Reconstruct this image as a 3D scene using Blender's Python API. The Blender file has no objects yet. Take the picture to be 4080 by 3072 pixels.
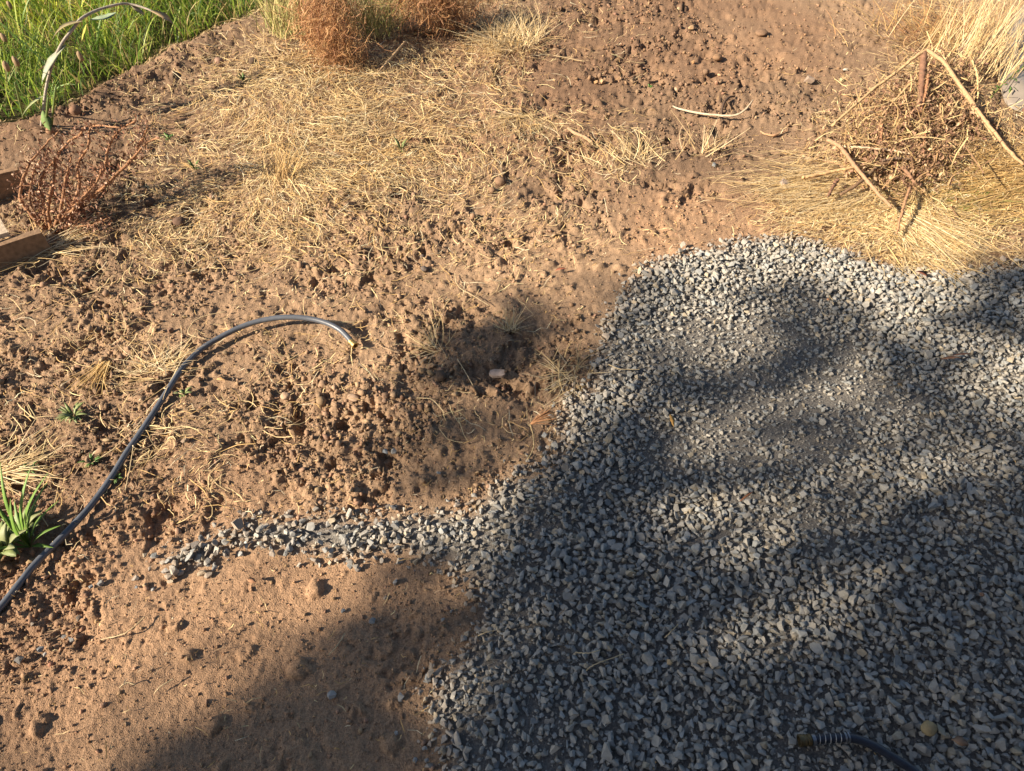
import bpy, bmesh, math, random
import numpy as np
from mathutils import Vector, Matrix
rng = np.random.default_rng(7); random.seed(7)
S = bpy.context.scene
COL = S.collection
# ------------------------------------------------------------------ camera, sky, sun, exposure
CAMH = 1.75; PITCH = math.radians(50)
cam = bpy.data.objects.new('camera', bpy.data.cameras.new('camera')); COL.objects.link(cam)
cam.location = (0, 0, CAMH); cam.rotation_euler = (math.radians(90) - PITCH, 0, 0)
cam.data.lens = 24; cam.data.sensor_width = 36; cam.data.clip_end = 500; cam.data.clip_start = .05
S.camera = cam
SUN_E = math.radians(31); SHA = math.radians(20)          # sun height; direction the shadows fall (from +x)
LV = np.array([-math.cos(SUN_E) * math.cos(SHA), -math.cos(SUN_E) * math.sin(SHA), math.sin(SUN_E)])   # towards the sun
w = bpy.data.worlds.new('World'); S.world = w; w.use_nodes = True
nt = w.node_tree; bg = nt.nodes['Background']
sky = nt.nodes.new('ShaderNodeTexSky'); sky.sky_type = 'NISHITA'; sky.sun_disc = False
sky.sun_elevation = SUN_E; sky.sun_rotation = math.atan2(LV[0], LV[1])
nt.links.new(sky.outputs[0], bg.inputs[0]); bg.inputs[1].default_value = .05
sl = bpy.data.lights.new('sun', 'SUN'); sl.energy = 5.0; sl.angle = math.radians(.53); sl.color = (1, .85, .66)
so = bpy.data.objects.new('sun', sl); COL.objects.link(so)
so.rotation_euler = Vector(LV).to_track_quat('Z', 'Y').to_euler(); so.location = (-9, -3, 8)
S.view_settings.view_transform = 'Standard'; S.view_settings.look = 'None'
S.view_settings.exposure = 1.25; S.view_settings.gamma = 1
# ------------------------------------------------------------------ from a photo point to the ground and back
FP = 2720.; SP, CP = math.sin(PITCH), math.cos(PITCH)
def P(px, py, z=0.):
    X = (px - 2040) / FP; Y = -(py - 1536) / FP
    d = np.array([X, CP + Y * SP, -SP + Y * CP]); return np.array([0, 0, CAMH]) + d * ((CAMH - z) / -d[2])
def g2p(x, y):
    dep = np.maximum(y * CP + CAMH * SP, .35); up = y * SP - CAMH * CP
    return 2040 + FP * x / dep, 1536 - FP * up / dep
def mpp(px, py):                                           # metres per photo pixel there
    p = P(px, py); return (p[1] * CP + CAMH * SP) / FP
def grid(rows):
    return np.array([[int(c) for c in r.replace(' ', '')] for r in rows], float)
def sample(G, px, py):
    n, m = G.shape; cw, ch = 4080 / m, 3072 / n
    u = np.clip(px / cw - .5, 0, m - 1.001); v = np.clip(py / ch - .5, 0, n - 1.001)
    i = u.astype(int); j = v.astype(int); a = u - i; b = v - j
    a = a * a * (3 - 2 * a); b = b * b * (3 - 2 * b)
    return (G[j, i] * (1 - a) + G[j, i + 1] * a) * (1 - b) + (G[j + 1, i] * (1 - a) + G[j + 1, i + 1] * a) * b
# how closely the tree's crown screens the sun over each patch of ground (0 open - 9 dense)
SHADE = grid(['0' * 32] * 8 + [
 '000000000000 0000000000 0000000013', '000000000000 0014202410 0031001123',
 '000000000000 0168524322 0374342464', '000000000000 0487532253 3772146531',
 '000000000000 2543321253 4243126422', '000000000000 2542116864 4575233217',
 '000000000000 2442137864 4455343227', '000000000000 1111258864 3345556668',
 '000000000000 0002588732 2563465458', '000000000000 2236788964 5788765579',
 '000000000012 5547898876 3243346899', '000000000145 6516799887 5545689999',
 '000000111144 7325699987 7778999999', '000013435787 5036999988 9999999999',
 '112467336566 7159999999 9999999999', '233677578899 9589999999 9999999999'])
STRAW = grid(['1123676732000164', '1136886531001464', '1134896434103566', '2244532221115774',
 '1121111110001142', '1121111000000000', '1121100110000000', '1111000000000000', '0000000000000000', '0000000000000000',
 '0000000000000000', '0000000000000000'])
ROUGH = grid(['3334444466532333', '5554444566654433', '6665445777644333', '6776666643212222', '6656555432111122',
 '5544455453222222', '5655777764222222', '5655666653222222', '6643223322222222', '5432112211111111',
 '3311122111111111', '1111211111111111'])
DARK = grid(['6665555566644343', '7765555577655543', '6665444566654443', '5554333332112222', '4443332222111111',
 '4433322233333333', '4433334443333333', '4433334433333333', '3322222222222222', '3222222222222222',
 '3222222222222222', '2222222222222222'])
# ------------------------------------------------------------------ noise on arrays
def hsh(ix, iy, s):
    h = (ix.astype(np.int64) * 374761393 + iy.astype(np.int64) * 668265263 + s * 974634777) & 0xffffffff
    h = ((h ^ (h >> 13)) * 1274126177) & 0xffffffff
    h = ((h ^ (h >> 16)) * 2246822519) & 0xffffffff
    return ((h ^ (h >> 15)) & 0xffffff) / float(0x1000000)
def vn(x, y, s=0):
    ix = np.floor(x); iy = np.floor(y); a = x - ix; b = y - iy
    a = a * a * (3 - 2 * a); b = b * b * (3 - 2 * b)
    return (hsh(ix, iy, s) * (1 - a) + hsh(ix + 1, iy, s) * a) * (1 - b) + (hsh(ix, iy + 1, s) * (1 - a) + hsh(ix + 1, iy + 1, s) * a) * b
def fbm(x, y, s=0, o=4):
    t = 0; A = .5; n = 0
    for k in range(o):
        t = t + A * vn(x * 2 ** k + 17.3 * k, y * 2 ** k - 9.1 * k, s + k); n += A; A *= .55
    return t / n
def ss(a, b, x):
    t = np.clip((x - a) / (b - a), 0, 1); return t * t * (3 - 2 * t)
def domes(x, y, cell, s, prob):                            # clods: half-buried lumps of random size, one per cell
    X = x / cell; Y = y / cell; ix = np.floor(X); iy = np.floor(Y); out = np.zeros_like(X)
    for dx in (-1, 0, 1):
        for dy in (-1, 0, 1):
            jx = ix + dx; jy = iy + dy
            cx = jx + .15 + .7 * hsh(jx, jy, s); cy = jy + .15 + .7 * hsh(jx, jy, s + 1)
            r = .22 + .42 * hsh(jx, jy, s + 2) ** 1.5; e = .6 + .8 * hsh(jx, jy, s + 4)
            on = hsh(jx, jy, s + 3) < prob
            d2 = ((X - cx) ** 2 * e + (Y - cy) ** 2 / e) / r ** 2
            out = np.maximum(out, np.where(on & (d2 < 1), np.sqrt(np.clip(1 - d2, 0, 1)) * r, 0))
    return out * cell
# ------------------------------------------------------------------ zones on the ground
V = 4080 / 2212.
GP = [(355,1212),(400,1185),(470,1160),(530,1138),(620,1130),(740,1118),(830,1122),(940,1103),(1030,1088),(1060,1058),(1110,1028),(1160,1008),
 (1203,980),(1213,920),(1220,850),(1275,830),(1288,760),(1305,700),(1335,660),(1358,612),(1400,580),(1470,552),(1560,530),(1650,515),(1740,525),
 (1840,550),(1880,568),(1960,585),(2060,602),(2130,590),(2212,572),(2500,560),(3300,560),(3300,1666),(4000,3600),(900,3600),(960,1900),(965,1666),(950,1600),(928,1520),(950,1440),
 (1010,1370),(1030,1330),(1038,1262),(1010,1232),(960,1214),(900,1200),(840,1190),(760,1200),(700,1196),(640,1186),(560,1176),(500,1186),(440,1218),(400,1222)]
GG = np.array([P(a * V, b * V)[:2] for a, b in GP])
def sdist(x, y, poly):                                      # signed distance, positive inside
    d = np.full(x.shape, 1e9); ins = np.zeros(x.shape, bool); n = len(poly)
    for i in range(n):
        ax, ay = poly[i]; bx, by = poly[(i + 1) % n]
        ex, ey = bx - ax, by - ay; t = np.clip(((x - ax) * ex + (y - ay) * ey) / (ex * ex + ey * ey), 0, 1)
        d = np.minimum(d, np.hypot(x - ax - t * ex, y - ay - t * ey))
        c = ((ay > y) != (by > y)); ins ^= c & (x < (ex) * (y - ay) / (ey if ey else 1e-9) + ax)
    return np.where(ins, d, -d)
# green grass patch at the top left (photo points)
GRP = np.array([P(a, b)[:2] for a, b in [(-900,560),(0,500),(170,480),(330,400),(420,340),(640,240),(760,170),(900,110),(1080,40),(1150,-60),(1200,-160),(1200,-420),(-900,-420)]])
def zone(x, y):
    px, py = g2p(x, y)
    g = sdist(x, y, GG) + (fbm(x * 9, y * 9, 31, 3) - .5) * .07
    gr = sdist(x, y, GRP) + (fbm(x * 5, y * 5, 33, 2) - .5) * .14
    return px, py, g, gr
def height(x, y, detail=True):
    px, py, g, gr = zone(x, y)
    fade = ss(9, 5.5, np.hypot(x, y - 2))
    h = .05 * (fbm(x * .8, y * .8, 1, 3) - .5) + .03 * (fbm(x * 3, y * 3, 5, 3) - .5)
    h = h + ss(-.03, .15, g) * .014                          # gravel lies on top as a thin spread
    h = h - ss(.0, .35, gr) * .16 + ss(-.35, -.05, gr) * ss(.05, -.05, gr) * .035
    h = h + .05 * np.exp(-(((px - 3650) / 420) ** 2 + ((py - 420) / 330) ** 2)) + .035 * np.exp(-(((px - 1250) / 420) ** 2 + ((py - 480) / 330) ** 2))
    if detail:
        R = sample(ROUGH, px, py) / 9. * ss(.02, -.08, g) * fade * (.55 + .9 * ss(.3, .7, fbm(x * 4, y * 4, 41, 2)))
        R = np.clip(R, 0, 1.1)
        wx = x + (vn(x * 60, y * 60, 44) - .5) * .018 + (vn(x * 150, y * 150, 46) - .5) * .007; wy = y + (vn(x * 60, y * 60, 45) - .5) * .018 + (vn(x * 150, y * 150, 47) - .5) * .007
        c = np.maximum(domes(wx, wy, .080, 50, R * .07) * .38, domes(wx, wy, .040, 60, R * .42) * .7)
        c = np.maximum(c, domes(wx, wy, .020, 70, .12 + R * .8) * .85 * (.2 + R))
        c = np.maximum(c, domes(wx, wy, .011, 75, .5 + R * .5) * .6 * (.3 + .8 * R) * fade)
        h = h + c
        n = fbm(x * 13, y * 13, 80, 4); h = h - ss(.60, .66, n) * R * .030 - ss(.56, .75, fbm(x * 6, y * 6, 85, 3)) * R * .02
        h = h + (vn(x * 75, y * 75, 90) - .5) * (.002 + .007 * R) * fade + (vn(x * 170, y * 170, 91) - .5) * (.0026 + .003 * R) * fade
    return h
def soilcol(x, y, px, py, g, gr):
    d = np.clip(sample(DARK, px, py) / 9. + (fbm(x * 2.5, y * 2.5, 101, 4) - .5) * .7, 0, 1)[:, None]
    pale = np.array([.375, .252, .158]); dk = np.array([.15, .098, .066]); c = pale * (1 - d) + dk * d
    red = ss(.45, .75, fbm(x * 1.3, y * 1.3, 111, 2))[:, None]; c = c * (1 + red * np.array([.05, -.01, -.04]))
    dust = np.exp(-np.abs(g + .0) / .03)[:, None] * .25
    c = c * (1 - dust) + np.array([.27, .23, .18]) * dust
    t = (ss(-.01, .05, g)[:, None]); c = c * (1 - t) + np.array([.20, .185, .165]) * t
    t = ss(0, .2, gr)[:, None]; c = c * (1 - t) + np.array([.09, .075, .035]) * t
    return c
# ------------------------------------------------------------------ materials
def mat(name, rough=.9, spec=.25, vary=.25, scale=60, bump=.0, bscale=300, base=None, metal=0., transl=0., coat=0., attr=True):
    m = bpy.data.materials.new(name); m.use_nodes = True; t = m.node_tree; b = t.nodes['Principled BSDF']
    b.inputs['Roughness'].default_value = rough; b.inputs['Specular IOR Level'].default_value = spec; b.inputs['Metallic'].default_value = metal
    geo = t.nodes.new('ShaderNodeNewGeometry'); no = t.nodes.new('ShaderNodeTexNoise'); no.inputs['Scale'].default_value = scale
    no.inputs['Detail'].default_value = 5; t.links.new(geo.outputs['Position'], no.inputs['Vector'])
    mr = t.nodes.new('ShaderNodeMapRange'); mr.inputs[1].default_value = .25; mr.inputs[2].default_value = .75
    mr.inputs[3].default_value = 1 - vary; mr.inputs[4].default_value = 1 + vary; t.links.new(no.outputs[0], mr.inputs[0])
    mx = t.nodes.new('ShaderNodeVectorMath'); mx.operation = 'SCALE'
    if attr:
        a = t.nodes.new('ShaderNodeAttribute'); a.attribute_name = 'Col'; t.links.new(a.outputs['Color'], mx.inputs[0])
    else: mx.inputs[0].default_value = base
    t.links.new(mr.outputs[0], mx.inputs['Scale']); t.links.new(mx.outputs[0], b.inputs['Base Color'])
    if bump:
        n2 = t.nodes.new('ShaderNodeTexNoise'); n2.inputs['Scale'].default_value = bscale; n2.inputs['Detail'].default_value = 6
        t.links.new(geo.outputs['Position'], n2.inputs['Vector'])
        bp = t.nodes.new('ShaderNodeBump'); bp.inputs['Strength'].default_value = bump; bp.inputs['Distance'].default_value = .004
        t.links.new(n2.outputs[0], bp.inputs['Height']); t.links.new(bp.outputs[0], b.inputs['Normal'])
    if transl:
        tr = t.nodes.new('ShaderNodeBsdfTranslucent'); ms = t.nodes.new('ShaderNodeMixShader'); ms.inputs[0].default_value = transl
        t.links.new(mx.outputs[0], tr.inputs[0]); t.links.new(b.outputs[0], ms.inputs[1]); t.links.new(tr.outputs[0], ms.inputs[2])
        t.links.new(ms.outputs[0], t.nodes['Material Output'].inputs[0])
    return m
M_SOIL = mat('soil', .95, .1, .34, 190, 1.0, 330); M_CRUMB = mat('soil_clod', .95, .1, .2, 120, .4, 500)
M_STONE = mat('crushed_stone', .8, .3, .16, 110, .35, 350); M_STRAW = mat('dry_straw', .6, .35, .12, 40, transl=.12)
M_GRASS = mat('green_grass', .5, .4, .15, 30, transl=.35); M_BARK = mat('dry_stalk', .8, .25, .3, 130, .5, 260)
M_LEAF = mat('dead_leaf', .75, .25, .2, 90, .2, 200, transl=.1); M_WOOD = mat('weathered_wood', .85, .2, .3, 60, .5, 160)
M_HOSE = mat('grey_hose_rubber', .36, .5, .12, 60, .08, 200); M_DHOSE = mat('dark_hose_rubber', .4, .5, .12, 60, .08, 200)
M_BRASS = mat('dull_brass', .42, .5, .3, 200, .2, 300, metal=.75); M_STEEL = mat('spring_steel', .38, .5, .1, 100, metal=.8)
M_TREE = mat('tree_leaf', .6, .3, .2, 10, transl=.2); M_PLASTIC = mat('plastic_sheet', .28, .5, .06, 12, .1, 60)
# ------------------------------------------------------------------ mesh makers
def mesh(name, v, tris, col, m, smooth=False, parent=None):
    v = np.asarray(v, np.float32); tris = np.asarray(tris, np.int32); k = tris.shape[1]; n = len(tris)
    me = bpy.data.meshes.new(name); me.vertices.add(len(v)); me.vertices.foreach_set('co', v.ravel())
    me.loops.add(n * k); me.loops.foreach_set('vertex_index', tris.ravel()); me.polygons.add(n)
    me.polygons.foreach_set('loop_start', np.arange(0, n * k, k, dtype=np.int32))
    me.polygons.foreach_set('use_smooth', np.full(n, smooth)); me.update(calc_edges=True)
    c = np.ones((len(v), 4), np.float32); c[:, :3] = col
    a = me.attributes.new('Col', 'FLOAT_COLOR', 'POINT'); a.data.foreach_set('color', c.ravel())
    me.materials.append(m); o = bpy.data.objects.new(name, me); COL.objects.link(o)
    if parent is not None: o.parent = parent
    return o
def setp(o, label=None, cat=None, group=None, kind=None):
    for k, x in (('label', label), ('category', cat), ('group', group), ('kind', kind)):
        if x: o[k] = x
    return o
def empty(name, loc, label, cat, group=None):
    o = bpy.data.objects.new(name, None); o.location = loc; o.empty_display_size = .05; COL.objects.link(o)
    return setp(o, label, cat, group)
def local(o, root):                                         # give a child its thing's frame without moving it
    o.parent = root; o.matrix_parent_inverse = Matrix.Translation(-Vector(root.location)); return o
def recentre(o):                                            # a one-mesh thing gets its origin at its base
    n = len(o.data.vertices); a = np.empty(n * 3, np.float32); o.data.vertices.foreach_get('co', a); a = a.reshape(-1, 3)
    c = np.array([a[:, 0].mean(), a[:, 1].mean(), a[:, 2].min()], np.float32); a -= c
    o.data.vertices.foreach_set('co', a.ravel()); o.location = c.tolist(); o.data.update(); return o
def ribbons(pts, rad, col, sides=2):                         # pts (n,k,3), rad (n,k), col (n,3) -> verts, quads, colours
    n, k, _ = pts.shape; t = np.gradient(pts, axis=1); t /= np.linalg.norm(t, axis=2, keepdims=True) + 1e-9
    up = np.zeros_like(t); up[..., 2] = 1; up += rng.normal(0, .35, (n, 1, 3)) if sides == 2 else .01
    s = np.cross(t, up); s /= np.linalg.norm(s, axis=2, keepdims=True) + 1e-9; q = np.cross(s, t)
    if sides == 2: ring = np.stack([pts - s * rad[..., None], pts + s * rad[..., None]], 2)
    else:
        an = np.arange(sides) * 2 * math.pi / sides + .5
        ring = pts[:, :, None] + rad[:, :, None, None] * (s[:, :, None] * np.cos(an)[:, None] + q[:, :, None] * np.sin(an)[:, None])
    v = ring.reshape(-1, 3); idx = np.arange(n * k * sides).reshape(n, k, sides)
    if sides == 2: f = np.stack([idx[:, :-1, 0], idx[:, :-1, 1], idx[:, 1:, 1], idx[:, 1:, 0]], -1)
    else: f = np.stack([idx[:, :-1], np.roll(idx, -1, 2)[:, :-1], np.roll(idx, -1, 2)[:, 1:], idx[:, 1:]], -1)
    return v, f.reshape(-1, 4), np.repeat(col, k * sides, 0)
def spline(p, n):                                           # smooth curve through points
    p = np.array(p, float); m = len(p); t = np.linspace(0, m - 1, n); i = np.minimum(t.astype(int), m - 2); f = (t - i)[:, None]
    a = p[np.maximum(i - 1, 0)]; b = p[i]; c = p[i + 1]; d = p[np.minimum(i + 2, m - 1)]
    return .5 * (2 * b + (c - a) * f + (2 * a - 5 * b + 4 * c - d) * f * f + (3 * b - a - 3 * c + d) * f ** 3)
def tube(name, p, r, col, m, sides=8, n=24, parent=None, knots=0, cap=True, wob=0.):
    q = spline(p, n); rr = np.interp(np.linspace(0, 1, n), np.linspace(0, 1, len(np.atleast_1d(r))), np.atleast_1d(r)) * np.ones(n)
    if knots: rr = rr * (1 + .28 * (rng.random(n) < knots))
    if wob: q = q + rng.normal(0, wob, q.shape) * np.array([1, 1, .4])
    v, f, c = ribbons(q[None], rr[None], np.array([col]), sides)
    if cap:
        f = [tuple(x) for x in f]; f3 = []
        v = np.vstack([v, q[0], q[-1]]); c = np.vstack([c, c[:1], c[:1]]); a = len(v) - 2; b = len(v) - 1; L = (n - 1) * sides
        f = np.array([list(x) for x in f] + [[a, (i + 1) % sides, i, i] for i in range(sides)] + [[b, L + i, L + (i + 1) % sides, L + (i + 1) % sides] for i in range(sides)])
        qd = f[:-2 * sides]; tr = f[-2 * sides:, :3]
        tris = np.vstack([qd[:, [0, 1, 2]], qd[:, [0, 2, 3]], tr]); f = tris
    jit = 1 + rng.normal(0, .05, (len(v), 1)); o = mesh(name, v, f, c * jit, m, True)
    if parent is not None: local(o, parent)
    return o
def hullt(npts, sd, flat=.7, cube=.0):                       # angular crushed stone template
    r = np.random.default_rng(sd); bm = bmesh.new()
    for _ in range(npts):
        d = r.normal(size=3); d /= np.linalg.norm(d); d = np.sign(d) * np.abs(d) ** (1 - cube) if cube else d
        d = d / np.linalg.norm(d) * (.8 + .35 * r.random()); bm.verts.new(d * np.array([1, .78, flat]))
    bmesh.ops.convex_hull(bm, input=bm.verts); bmesh.ops.delete(bm, geom=[x for x in bm.verts if not x.link_faces], context='VERTS')
    bmesh.ops.triangulate(bm, faces=bm.faces); bm.verts.index_update()
    v = np.array([x.co[:] for x in bm.verts]); f = np.array([[q.index for q in x.verts] for x in bm.faces]); bm.free(); return v, f
def icot(sub, sd, amp, flat=.8):
    r = np.random.default_rng(sd); bm = bmesh.new(); bmesh.ops.create_icosphere(bm, subdivisions=sub, radius=1)
    v = np.array([x.co[:] for x in bm.verts]); f = np.array([[q.index for q in x.verts] for x in bm.faces]); bm.free()
    o = r.random(3) * 9; n = sum(np.sin(v @ (r.normal(size=3) * k) + o[0]) / k for k in (1.5, 2.5, 3.5, 5, 7)) * amp
    v = v * (1 + n + r.normal(0, amp * .35, len(v)))[:, None] * np.array([1, .8, flat]); return v, f
def rots(n, tilt=.5):
    a = rng.random(n) * 2 * math.pi; b = rng.normal(0, tilt, n); c = rng.normal(0, tilt, n)
    ca, sa, cb, sb, cc, sc = np.cos(a), np.sin(a), np.cos(b), np.sin(b), np.cos(c), np.sin(c); z = np.zeros(n); o = z + 1
    Rz = np.stack([ca, -sa, z, sa, ca, z, z, z, o], 1).reshape(n, 3, 3); Rx = np.stack([o, z, z, z, cb, -sb, z, sb, cb], 1).reshape(n, 3, 3)
    Ry = np.stack([cc, z, sc, z, o, z, -sc, z, cc], 1).reshape(n, 3, 3); return Rz @ Rx @ Ry
def scatter(name, temps, pos, size, col, m, smooth, tilt=.5, asp=.25):
    which = rng.integers(0, len(temps), len(pos)); VV = []; FF = []; CC = []; off = 0
    for k, (tv, tf) in enumerate(temps):
        s = which == k; n = int(s.sum())
        if not n: continue
        sc = size[s][:, None] * (1 + rng.normal(0, asp, (n, 3))).clip(.5, 1.6)
        v = np.einsum('nij,nkj->nki', rots(n, tilt), tv[None] * sc[:, None, :]) + pos[s][:, None]
        f = tf[None] + (np.arange(n) * len(tv))[:, None, None] + off
        VV.append(v.reshape(-1, 3)); FF.append(f.reshape(-1, 3)); CC.append(np.repeat(col[s], len(tv), 0)); off += n * len(tv)
    return mesh(name, np.vstack(VV), np.vstack(FF), np.vstack(CC), m, smooth)
def fan(n, ylo=.16, yhi=5.9, k=1.18):                         # points spread over what can be seen and a margin round it
    a0, a1 = math.atan2(CAMH, ylo), math.atan2(CAMH, yhi); y = CAMH / np.tan(a0 + (a1 - a0) * rng.random(n))
    x = (rng.random(n) * 2 - 1) * (y * CP + CAMH * SP) * .75 * k; return x, y
# ================================================================== THE GROUND
a0, a1 = math.atan2(CAMH, .12), math.atan2(CAMH, 6.0)
ys = CAMH / np.tan(np.linspace(a0, a1, 540)); ys = np.concatenate([[-80, -40, -18, -8, -4, -2, -1, -.5, -.2], ys, [6.3, 7, 8.5, 11, 15, 22, 35, 60, 110]])
us = np.linspace(-1, 1, 760); W = np.maximum(ys * CP + CAMH * SP, 1.4) * .75 * 1.2
ext = np.array([.1, .3, .8, 2, 5, 12, 30, 80.])
X = np.concatenate([-(W[:, None] + ext[::-1]), us * W[:, None], W[:, None] + ext], 1); Y = np.repeat(ys[:, None], X.shape[1], 1)
nr, nc = X.shape; fx, fy = X.ravel(), Y.ravel(); Z = height(fx, fy)
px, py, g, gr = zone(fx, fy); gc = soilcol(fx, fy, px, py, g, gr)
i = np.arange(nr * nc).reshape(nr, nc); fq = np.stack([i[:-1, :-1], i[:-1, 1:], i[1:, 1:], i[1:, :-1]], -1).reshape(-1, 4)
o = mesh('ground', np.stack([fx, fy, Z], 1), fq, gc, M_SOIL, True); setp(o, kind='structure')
def hz(x, y, d=True):
    x = np.atleast_1d(np.asarray(x, float)); y = np.atleast_1d(np.asarray(y, float)); return height(x, y, d)
def G(px_, py_, z=0.):                                        # photo point at height z above the local ground
    q = P(px_, py_, z)
    for _ in range(3): q = P(px_, py_, z + float(hz(q[0], q[1], False)[0]))
    return q
# soil crumbs
n = 98000; x, y = fan(n); px, py, g, gr = zone(x, y)
R = sample(ROUGH, px, py) / 9. * (.35 + 1.2 * ss(.35, .65, fbm(x * 4, y * 4, 41, 2)))
keep = (rng.random(n) < .40 + .9 * R) & (g < .0) & (gr < .1); x, y, px, py, g, gr, R = [q[keep] for q in (x, y, px, py, g, gr, R)]
dep = y * CP + CAMH * SP; sz = np.minimum(.00105 * dep * rng.random(len(x)) ** -.42 * (.7 + .75 * R), .016 * (.45 + .6 * R))
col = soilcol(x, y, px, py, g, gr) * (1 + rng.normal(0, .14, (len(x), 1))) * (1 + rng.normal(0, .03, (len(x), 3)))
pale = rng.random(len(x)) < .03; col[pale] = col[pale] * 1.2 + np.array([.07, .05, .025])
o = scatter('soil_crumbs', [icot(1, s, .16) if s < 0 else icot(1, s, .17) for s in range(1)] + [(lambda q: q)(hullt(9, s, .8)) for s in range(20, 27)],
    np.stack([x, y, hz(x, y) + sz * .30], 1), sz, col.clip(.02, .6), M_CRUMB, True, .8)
setp(o, 'loose brown soil crumbs scattered over the bare earth', 'soil', kind='stuff')
# crushed grey gravel
def stonecol(n, tan=.08):
    b = np.array([.345, .325, .285]); c = np.repeat(b[None], n, 0) * (1 + rng.normal(0, .11, (n, 1)))
    u = rng.random(n); c[u < .34] *= np.array([.80, .87, .96]); c[u > 1 - tan] *= np.array([1.12, 1.02, .86]); return c.clip(.06, .5)
def gravel_pts(cell, x0=-2.2, x1=5.2, y0=.05, y1=3.6, jit=.48):
    gx, gy = np.meshgrid(np.arange(x0, x1, cell), np.arange(y0, y1, cell)); x = (gx + rng.uniform(-jit, jit, gx.shape) * cell).ravel(); y = (gy + rng.uniform(-jit, jit, gx.shape) * cell).ravel()
    k = np.abs(x) < (y * CP + CAMH * SP) * .75 * 1.2; return x[k], y[k]
AX, AY, AS, AC = [], [], [], []
def fineness(px, py, x, y):
    b = lambda cx, cy, rx, ry: np.exp(-(((px - cx * V) / (rx * V)) ** 2 + ((py - cy * V) / (ry * V)) ** 2))
    return np.clip(b(1700, 800, 170, 120) + b(1480, 740, 110, 60) + b(1620, 960, 200, 90) + b(1750, 880, 160, 90) + .8 * b(1740, 1130, 150, 60) + .35 * ss(.55, .7, fbm(x * 3, y * 3, 201, 2)), 0, 1)
for cell, lo, hi, dens, zo in ((.0190, .0095, .0160, .97, .004), (.0200, .0095, .0180, .88, .010), (.027, .0105, .0205, .50, .017), (.0105, .0030, .0066, .85, .008)):
    x, y = gravel_pts(cell); px, py, g, gr = zone(x, y); fine = fineness(px, py, x, y)
    strip = (px < 1950) & (py > 2000) & (py < 2330)
    pr = ss(-.06, .03 if zo < .01 else .05, g) * dens * np.where(strip, .85, 1); small = cell < .015
    if not small: pr = pr * (1 - .5 * fine)
    else: pr = pr * (.45 + .55 * fine)
    k = rng.random(len(x)) < pr; x, y, fine = x[k], y[k], fine[k]; s = lo + (hi - lo) * rng.random(len(x)) ** 1.5
    s = s * .88 * (1 - .3 * fine)
    AX.append(x); AY.append(y); AS.append(s); AC.append(hz(x, y, False) + zo * (1 - .4 * fine) + s * .15)
x, y, s, z = map(np.concatenate, (AX, AY, AS, AC)); px, py, g, gr = zone(x, y); col = stonecol(len(x))
dusty = (ss(.10, -.02, g) * .65)[:, None] * rng.random((len(x), 1)); col = col * (1 - dusty) + np.array([.27, .185, .12]) * dusty
ST = [hullt(10 + q % 4, 100 + q, (.5, .62, .75)[q % 3], .12) for q in range(22)]
SF = [hullt(7, 160 + q, .7) for q in range(8)]
fi = s < .0066; xyz = np.stack([x, y, z], 1)
o = scatter('gravel', ST, xyz[~fi], s[~fi], col[~fi], M_STONE, False, .42, .2)
o2 = scatter('gravel_fines', SF, xyz[fi], s[fi], col[fi], M_STONE, False, .6, .2); setp(o2, 'grey grit and chips filling the gaps between the crushed stones', 'grit', kind='stuff')
setp(o, 'spread of angular blue grey crushed stone with a thin tongue reaching left', 'gravel', kind='stuff'); print('gravel', len(x))
# ================================================================== STRAW
def straw(n, x, y, ang, L, rad, col, lift=.006, curl=.5, k=4):
    t = np.linspace(-.5, .5, k)[None]; a = ang[:, None] + curl * rng.normal(0, 1, (n, 1)) * t * 1.6 + rng.normal(0, .09, (n, k))
    st = L[:, None] / (k - 1); X = x[:, None] + np.cumsum(np.cos(a) * st, 1) - np.cos(ang)[:, None] * L[:, None] * .5; Y = y[:, None] + np.cumsum(np.sin(a) * st, 1) - np.sin(ang)[:, None] * L[:, None] * .5
    h = hz(X.ravel(), Y.ravel(), False).reshape(n, k); Z = h + lift[:, None] + np.abs(rng.normal(0, .006, (n, k))) + .004
    r = rad[:, None] * np.array([.75] + [1] * (k - 2) + [.4])[None]; return ribbons(np.stack([X, Y, Z], 2), r, col)
def strawcol(n, gold=.3, dull=.15):
    c = np.repeat(np.array([[.72, .55, .29]]), n, 0); u = rng.random(n)
    c[u < gold] = (.56, .37, .155); c[u > 1 - dull] = (.34, .24, .145); v = rng.random(n) < .08; c[v] = (.72, .62, .42)
    return c * (1 + rng.normal(0, .13, (n, 1)))
x, y = fan(260000, .3); px, py, g, gr = zone(x, y); d = sample(STRAW, px, py) / 9.
cl = fbm(x * 3.2, y * 3.2, 301, 3); d = d * ss(.30, .52, cl + d * .30) * 1.25
k = (rng.random(len(x)) < d ** 1.5 * .95) & (gr < .12) & ((g < -.01) | (rng.random(len(x)) < .012)); x, y = x[k], y[k]; n = len(x); d = d[k]
ang = fbm(x * 1.6, y * 1.6, 320, 2) * 9 + rng.normal(0, .75, n); L = (.03 + .16 * rng.random(n) ** 1.8) * (.55 + .45 * d); dep = y * CP + CAMH * SP
v, f, c = straw(n, x, y, ang, L, .0007 + .0007 * rng.random(n), strawcol(n), rng.random(n) * .022 * d + .003, .6, 5)
o = mesh('loose_straw', v, f, c.clip(0, .8), M_STRAW); setp(o, 'matted pale straw strewn over the upper part of the bare soil', 'straw', kind='stuff'); print('straw', n)
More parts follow.
